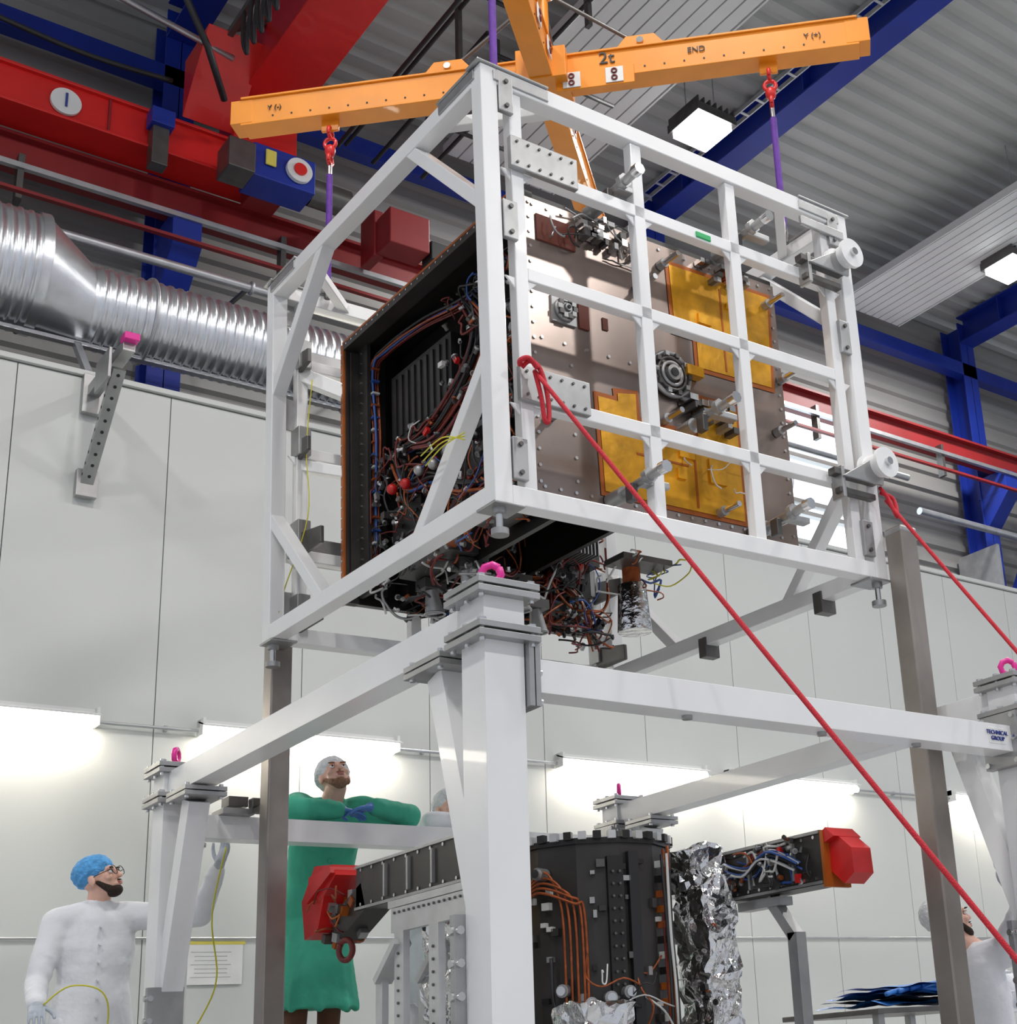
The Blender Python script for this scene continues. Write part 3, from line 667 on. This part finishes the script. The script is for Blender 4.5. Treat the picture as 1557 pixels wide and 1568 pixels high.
foil((4.24,5.30,1.40),(.22,.34,.20),5)
foil((3.06,5.42,.72),(.16,.34,.95),3)
foil((3.42,4.96,.62),(.26,.22,.34),9)
connectors(30,(4.1,5.0,.5),(4.16,5.3,1.45))
def arm(X,Y0,Y1,Z,h,w):
    b.box((X,(Y0+Y1)/2,Z),(w,abs(Y1-Y0),h),BODYG)
    for i in range(9):
        yy=Y0+(Y1-Y0)*(i+.5)/9
        for zz in(-.38,.38):b.cyl((X-w/2,yy,Z+h*zz),(X-w/2-.006,yy,Z+h*zz),.008,CHROME,8)
    for i in range(3):
        yy=Y0+(Y1-Y0)*(.25+.22*i);b.box((X-w/2-.008,yy,Z),(.016,.014,h*.7),ALU)
    for zz in(-.46,.46):b.box((X-w/2-.004,(Y0+Y1)/2,Z+h*zz),(.01,abs(Y1-Y0),.012),ALU)
arm(2.88,4.95,5.92,1.38,.20,.12)
b.beam((2.88,5.85,1.34),(2.88,6.15,1.22),.12,.13,BODYG)
for i in range(20):
    b.box((2.86+random.uniform(-.07,.04),6.05+random.uniform(-.1,.2),1.26+random.uniform(-.1,.12)),(.04,.03+.04*random.random(),.04),random.choice([ALU,AMBER,COPPER,DSTEEL,BODYG]),Matrix.Rotation(random.random(),3,'X'))
wires(8,(2.75,5.98,1.16),(2.95,6.3,1.4),.005,[COPPER,CDARK,AMBER],.07,4)
b.torus((2.82,6.02,1.12),.045,.014,CDARK,(1,.3,0))
b.prism([(-.16,-.16),(-.2,.02),(-.06,.17),(.14,.15),(.17,.10),(.05,.02),(-.02,-.14)],(2.78,6.22,1.36),(0,-1,0),(0,0,1),-.20,REDC)
b.prism([(-.10,-.02),(-.08,.10),(.15,.12),(.16,.09)],(2.76,6.22,1.38),(0,-1,0),(0,0,1),-.24,REDC)
arm(4.45,4.52,5.22,1.37,.24,.14)
bundle([(4.35,5.2,1.42),(4.35,5.0,1.36),(4.36,4.85,1.42),(4.36,4.65,1.34)],10,.03,.006,[CWHITE,COPPER,CABLE,CBLUE])
wires(10,(4.34,4.6,1.29),(4.38,5.3,1.46),.006,[CWHITE,CBLUE,COPPER,CABLE],.08,5)
connectors(26,(4.34,4.6,1.28),(4.37,5.3,1.47))
b.box((4.45,4.505,1.36),(.15,.02,.25),AMBER)
b.prism([(-.06,.06),(-.06,.12),(.01,.15),(.13,.05),(.135,-.06),(.07,-.10),(.0,-.04)],(4.41,4.49,1.34),(0,-1,0),(0,0,1),-.12,REDC)
b.prism([(-.05,.12),(.01,.155),(.06,.11),(.0,.09)],(4.38,4.49,1.34),(0,-1,0),(0,0,1),-.17,REDC)
b.beam((4.45,4.95,1.24),(4.45,4.80,1.05),.06,.05,ALU,(0,1,0));b.beam((4.45,4.80,1.07),(4.45,4.80,.0),.06,.06,ALU,(0,1,0));b.box((4.45,5.0,1.22),(.08,.3,.04),ALU)
for X in(2.80,3.0):
    for Y in(4.86,5.14,5.44):b.beam((X,Y,0),(X,Y,1.14),.03,.08,ALUL,(0,1,0))
    b.beam((X,5.44,1.1),(X,5.62,.95),.03,.08,ALUL,(1,0,0));b.beam((X,5.62,.98),(X,5.62,0),.03,.06,ALUL,(0,1,0))
    b.box((X,5.15,1.19),(.03,.72,.10),ALUL)
for i in range(16):
    b.cyl((2.785,4.83+.043*i,1.22),(2.778,4.83+.043*i,1.22),.006,DSTEEL,8)
    for Y in(4.86,5.14,5.44):b.cyl((2.785,Y,.3+.05*i),(2.778,Y,.3+.05*i),.006,DSTEEL,8)
b.box((2.9,5.2,1.26),(.22,.7,.03),ALUL)
b.box((2.9,5.2,.06),(.3,1.0,.12),ALU);b.box((4.3,5.1,.1),(.5,.9,.2),ALU)
b.obj('satellite_lower_module')
# ---------------------------------------------------------------- ropes
def ropepath(a,bb):
    a=V(a);bb=V(bb);return [a.lerp(bb,i/30) for i in range(31)]
b=B()
b.tube(ropepath((2.76,4.225,3.20),(3.464,2.165,.02)),.0095,ROPE,8)
b.tube(smooth_path([(2.71,4.24,3.21),(2.73,4.21,3.23),(2.77,4.20,3.20),(2.80,4.2,3.10),(2.805,4.2,2.99),(2.785,4.2,2.98),(2.775,4.205,3.08),(2.76,4.22,3.19)]),.010,ROPE,8)
b.tube(smooth_path([(2.70,4.235,3.215),(2.69,4.215,3.225),(2.72,4.2,3.235),(2.76,4.2,3.20)]),.011,ROPE,8)
b.obj('tag_rope')
b=B();b.tube(ropepath((4.75,4.23,3.05),(4.75,2.20,.10)),.0095,ROPE,8)
b.tube(smooth_path([(4.74,4.25,3.12),(4.73,4.2,3.05),(4.76,4.18,2.95),(4.77,4.2,3.05),(4.75,4.26,3.1)]),.010,ROPE,8)
b.obj('tag_rope')
# ---------------------------------------------------------------- platform & table
b=B();b.box((3.7,7.75,.455),(2.4,1.3,.03),ALU)
for x in(2.55,3.7,4.85):
    for y in(7.15,8.35):b.box((x,y,.22),(.05,.05,.44),ALU)
for y in(7.12,8.38):b.box((3.7,y,.42),(2.4,.04,.06),ALU)
for x in(2.52,4.88):b.box((x,7.75,.42),(.04,1.3,.06),ALU)
b.obj('work_platform',bevel=.003)
b=B();b.box((6.4,6.1,.74),(1.1,.8,.03),DSTEEL)
for x in(5.95,6.85):
    for y in(5.8,6.4):b.box((x,y,.365),(.05,.05,.73),ALU)
tb=b.obj('work_table',bevel=.003)
b=B()
for i in range(5):
    vs=[];nx,ny=20,14
    for k in range(nx+1):
        for l in range(ny+1):
            x=5.98+.8*k/nx+.03*i;y=5.75+.6*l/ny-.02*i;vs.append((x,y,.785+.024*i+.035*noise.noise(V((x*5,y*5,i*3)))))
    b.add(vs,[(k*(ny+1)+l,(k+1)*(ny+1)+l,(k+1)*(ny+1)+l+1,k*(ny+1)+l+1) for k in range(nx) for l in range(ny)],BLACK if i==1 else BLUEF,True)
for k in range(4):b.tube(smooth_path([(5.95+.1*k,5.72,.83+.012*k),(6.2+.12*k,5.76,.86+.012*k),(6.5+.1*k,5.73,.84+.01*k)]),.014,BLUEF,8)
b.obj('blue_film_stack')
# ---------------------------------------------------------------- people
def hand(parent,W,d,nrm,side,m,curl=.35,name='hand'):
    b=B();W=V(W);d=V(d).normalized();nrm=V(nrm);nrm=(nrm-d*nrm.dot(d)).normalized();l=d.cross(nrm)*side
    R=Matrix((d,l,nrm)).transposed()
    b.ell(W+d*.045,(.052,.040,.017),m,R,16,10);b.ell(W+d*.07,(.03,.041,.015),m,R,16,10);b.limb(W-d*.03,.028,W+d*.02,.027,m)
    for o,L in((-.031,.062),(-.0105,.078),(.0105,.083),(.031,.074)):
        p=W+d*.085+l*o;q=0.
        for k,fr in enumerate((.45,.32,.23)):
            q+=curl*(1.0 if k else .6);dd=d*cos(q)-nrm*sin(q)+l*o*1.2
            e=p+dd*L*fr;b.limb(p,.0095-.0012*k,e,.0085-.0012*k,m);p=e
    p=W+d*.025+l*.034
    for k,fr in enumerate((.035,.032,.026)):
        dd=(d*(.6+.25*k)+l*(.75-.3*k)-nrm*.25).normalized();e=p+dd*fr;b.limb(p,.0125-.0015*k,e,.011-.0015*k,m);p=e
    return b.obj(name,parent,remesh=.0035)
def head(parent,C,f,u,neck,cap,beard,skin=SKIN,glasses=False):
    C=V(C);f=V(f).normalized();u=V(u);u=(u-f*u.dot(f)).normalized();l=f.cross(u)
    R=Matrix((l,f,u)).transposed()
    P=lambda a,bb,c:C+l*a+f*bb+u*c
    b=B()
    b.ell(P(0,-.012,.03),(.074,.094,.088),skin,R);b.ell(P(0,.022,-.035),(.058,.066,.078),skin,R);b.ell(P(0,.055,-.092),(.030,.026,.024),skin,R)
    b.ell(P(0,.078,.022),(.046,.015,.012),skin,R);b.cyl(P(0,.086,.008),P(0,.108,-.030),.008,skin,10,.014);b.ell(P(0,.106,-.032),(.016,.014,.011),skin,R)
    for s in(-1,1):
        b.ell(P(s*.076,-.008,-.008),(.010,.020,.033),skin,R);b.ell(P(s*.038,.062,-.025),(.022,.022,.02),skin,R)
    b.ell(P(0,.083,-.066),(.026,.012,.013),skin,R)
    b.limb(P(0,-.025,-.06),.056,V(neck),.062,skin)
    b.obj('head',parent,remesh=.0055)
    b=B()
    for s in(-1,1):
        b.ell(P(s*.031,.081,.0),(.014,.010,.009),EYEW,R,12,8);b.ell(P(s*.031,.089,.001),(.006,.004,.006),EYED,R,10,8)
        b.ell(P(s*.032,.093,.020),(.020,.006,.004),BEARD if beard is BEARD else STUB,R,12,6)
        b.ell(P(s*.031,.085,.009),(.016,.010,.003),skin,R,12,6)
    b.ell(P(0,.095,-.060),(.022,.006,.004),LIP,R,12,6);b.ell(P(0,.094,-.069),(.019,.006,.005),LIP,R,12,6)
    if glasses:
        for s in(-1,1):
            b.torus(P(s*.034,.104,.0),.024,.0022,CABLE,f,20,5);b.tube([P(s*.058,.10,.004),P(s*.075,.03,.004),P(s*.078,-.02,.0)],.002,CABLE,5)
        b.tube([P(-.01,.106,.004),P(.01,.106,.004)],.002,CABLE,5)
    b.obj('face_details',parent)
    if beard:
        b=B();k=1.0 if beard is BEARD else .90
        b.ell(P(0,.050,-.092),(.044*k,.042*k,.032*k),beard,R)
        for s in(-1,1):b.limb(P(s*.062*k,.012,-.03),.012,P(s*.038,.05,-.085),.022*k,beard)
        b.ell(P(0,.094,-.050),(.026,.008,.005),beard,R)
        b.obj('beard',parent,remesh=.005)
    b=B();b.ell(P(0,-.026,.052),(.092,.110,.086),cap,R,28,18)
    b.torus(P(0,-.022,.030),.092,.008,cap,u-f*.35,28,6)
    for i in range(26):
        a=2*pi*i/26;b.ell(P(.080*cos(a),-.024+.098*sin(a),.045),(.010,.010,.02),cap,R,8,6)
    b.obj('bouffant_cap',parent,remesh=.006,disp=(.010,.022))
def person(name,J,f,hf,hu,coat,pants,cap,glove,beard,hem,glasses=False,waist=1.,handn=((0,0,1),(0,0,1)),fold=(.016,.13),sl=1.):
    f=V(f).normalized();l=V((-f.y,f.x,0)).normalized()
    g=empty(name,J['root'])
    N=V(J['neck']);P=V(J['pelvis']);H=V(hem)
    b=B();ch=N.lerp(P,.38)
    fz=lambda c,w,dd:(c,l*w,f*dd)
    b.loft([fz(N+V((0,0,.015)),.065,.065),fz(N-V((0,0,.02)),.11,.08),fz(N.lerp(P,.12),.185,.105),fz(ch,.195,.125),fz(N.lerp(P,.7),.175*waist,.125),fz(P,.20*waist,.14),fz(P.lerp(H,.5),.215*waist,.155),fz(H,.235*waist,.17)],coat)
    for s,a,e,w in((1,'shL','elL','wrL'),(-1,'shR','elR','wrR')):
        A,E,W=V(J[a]),V(J[e]),V(J[w])
        b.limb(N.lerp(P,.10)+l*s*.08,.085,A,.076,coat);b.limb(A,.076,E,.058*sl,coat);b.limb(E,.058*sl,E.lerp(W,.92),.042*sl,coat)
        for t in(.2,.4,.6,.8):
            q=E.lerp(W,t*.9);b.torus(q,(.056-.014*t)*sl*.94,.011,coat,(W-E)+V((random.uniform(-.12,.12),random.uniform(-.12,.12),random.uniform(-.12,.12))),16,6)
            q=A.lerp(E,t);b.torus(q,(.070-.012*t)*.96,.011,coat,(E-A)+V((random.uniform(-.12,.12),random.uniform(-.12,.12),random.uniform(-.12,.12))),16,6)
    b.torus(N+V((0,0,.02)),.068,.014,coat,(0,0,1))
    for k in range(9):
        a=2*pi*k/9+.3;q0=P+l*(.165*waist*cos(a))+f*(.115*sin(a));q1=H+l*(.222*waist*cos(a))+f*(.158*sin(a));b.limb(q0,.014,q1,.024,coat)
    b.obj('coat',g,remesh=.011,disp=fold)
    b=B()
    for i in range(6):
        q=N.lerp(P,.2+.16*i)+f*(.126+.012*(i/6));b.cyl(q-f*.02,q+f*.016,.007,coat,10)
    b.obj('buttons',g)
    b=B()
    for s,h,kn,an in((1,'hipL','knL','anL'),(-1,'hipR','knR','anR')):
        b.limb(J[h],.095,J[kn],.065,pants);b.limb(J[kn],.065,J[an],.05,pants)
    b.limb(V(J['hipL']),.10,V(J['hipR']),.10,pants)
    b.obj('trousers',g,remesh=.012)
    b=B()
    for an in('anL','anR'):
        a=V(J[an]);ff=V(J.get('toe',f));ff.z=0;b.limb(a-V((0,0,.035))-ff*.03,.045,a-V((0,0,.045))+ff*.10,.038,SHOE);b.limb(a-V((0,0,.047))+ff*.10,.038,a-V((0,0,.05))+ff*.15,.033,SHOE)
    b.obj('shoes',g,remesh=.01)
    for i,(e,w,s) in enumerate((('elL','wrL',1),('elR','wrR',-1))):
        hand(g,J[w],V(J.get('hd'+'LR'[i],V(J[w])-V(J[e]))),handn[i],s,glove,J.get('curl',.35),'hand_'+'lr'[i])
    head(g,J['head'],hf,hu,N+V((0,0,-.02)),cap,beard,glasses=glasses)
    return g
Z=.475
person('engineer_in_green_gown',dict(root=(3.28,7.45,Z),neck=(3.25,7.16,2.01),head=(3.235,7.07,2.14),pelvis=(3.31,7.48,1.42),
  shL=(3.43,7.13,1.985),elL=(3.62,6.95,1.925),wrL=(3.36,6.85,1.945),shR=(3.05,7.13,1.985),elR=(2.95,6.94,1.925),wrR=(3.18,6.88,1.925),
  hipL=(3.41,7.50,1.38),knL=(3.40,7.46,.93),anL=(3.40,7.50,Z+.085),hipR=(3.21,7.50,1.38),knR=(3.20,7.44,.93),anR=(3.20,7.47,Z+.085),curl=.25,hdL=(-.9,.1,-.15),hdR=(.9,.12,-.1)),
  f=(-.1,-1,0),hf=(-.16,-.82,.56),hu=(0,.55,.82),coat=GREEN,pants=PANTS,cap=CAPW,glove=GLOVE,beard=STUB,hem=(3.30,7.42,.94),waist=1.0,sl=1.18)
person('engineer_in_white_coat',dict(root=(2.22,7.68,0),neck=(2.21,7.66,1.50),head=(2.20,7.62,1.64),pelvis=(2.22,7.70,.95),
  shL=(2.39,7.62,1.45),elL=(2.65,7.40,1.43),wrL=(2.67,7.22,1.66),shR=(2.02,7.68,1.42),elR=(1.93,7.64,1.12),wrR=(1.88,7.40,1.0),
  hipL=(2.32,7.70,.92),knL=(2.33,7.67,.50),anL=(2.33,7.70,.085),hipR=(2.12,7.70,.92),knR=(2.11,7.67,.50),anR=(2.10,7.70,.085),hdL=(.2,-.3,.9)),
  f=(-.12,-.93,0),hf=(.66,-.74,.40),hu=(-.3,.2,.9),coat=COAT,pants=COAT,cap=CAPB,glove=GLOVEG,beard=BEARD,hem=(2.22,7.70,.62),glasses=True,handn=((.8,.2,0),(0,0,1)))
person('engineer_behind_beam',dict(root=(4.05,7.5,Z),neck=(4.04,7.30,1.88),head=(4.03,7.22,2.035),pelvis=(4.05,7.45,1.36),
  shL=(4.22,7.26,1.86),elL=(4.38,7.05,1.92),wrL=(4.17,6.93,1.92),shR=(3.87,7.26,1.86),elR=(3.80,7.02,1.92),wrR=(4.00,6.90,1.92),
  hipL=(4.15,7.47,1.30),knL=(4.15,7.45,.9),anL=(4.15,7.5,Z+.085),hipR=(3.95,7.47,1.30),knR=(3.95,7.45,.9),anR=(3.95,7.5,Z+.085),curl=.25),
  f=(-.1,-1,0),hf=(-.1,-.85,.35),hu=(0,.4,.9),coat=COAT,pants=COAT,cap=CAPW,glove=GLOVEG,beard=None,hem=(4.05,7.42,.95))
person('crouching_engineer',dict(root=(5.36,4.55,0),neck=(5.33,4.50,.96),head=(5.21,4.55,1.10),pelvis=(5.48,4.60,.40),
  shL=(5.46,4.66,.92),elL=(5.62,4.45,.70),wrL=(5.75,4.3,.88),shR=(5.34,4.34,.94),elR=(5.36,4.20,1.14),wrR=(5.13,4.13,1.27),
  hipL=(5.55,4.68,.35),knL=(5.75,4.40,.48),anL=(5.72,4.52,.085),hipR=(5.42,4.50,.35),knR=(5.60,4.20,.09),anR=(5.42,4.45,.085),hdR=(-.25,-.2,.9)),
  f=(.75,-.66,0),hf=(.85,-.25,.35),hu=(-.2,.1,.9),coat=COAT,pants=COAT,cap=CAPW,glove=GLOVEG,beard=BEARD,hem=(5.5,4.56,.30),handn=((0,0,1),(.4,.8,0)))
b=B()
b.tube(smooth_path([(1.9,7.36,1.0),(2.0,7.3,1.08),(2.15,7.3,1.05),(2.2,7.35,.9),(2.15,7.4,.6),(2.1,7.3,.02)]),.004,CYEL)
b.tube(smooth_path([(2.68,7.15,1.75),(2.62,7.15,1.4),(2.66,7.16,1.1),(2.60,7.2,.9),(2.45,7.3,.6),(2.4,7.3,.02)]),.004,CYEL)
b.obj('grounding_strap')
b=B()
for k in range(3):
    b.tube(smooth_path([(2.55,4.74+.02*k,2.94+.03*k),(2.54,4.58,2.96+.02*k),(2.55,4.42,2.96-.015*k)]),.003,CYEL)
b.tube(smooth_path([(2.75,6.35,4.1),(2.73,6.36,3.7),(2.72,6.3,3.3),(2.66,6.42,2.95),(2.62,6.40,2.8)]),.003,CYEL)
b.obj('cable_ties')
# ---------------------------------------------------------------- light
w=bpy.data.worlds.new('world');S.world=w;w.use_nodes=True
bg=w.node_tree.nodes['Background'];bg.inputs['Color'].default_value=(.84,.89,1,1);bg.inputs['Strength'].default_value=.58
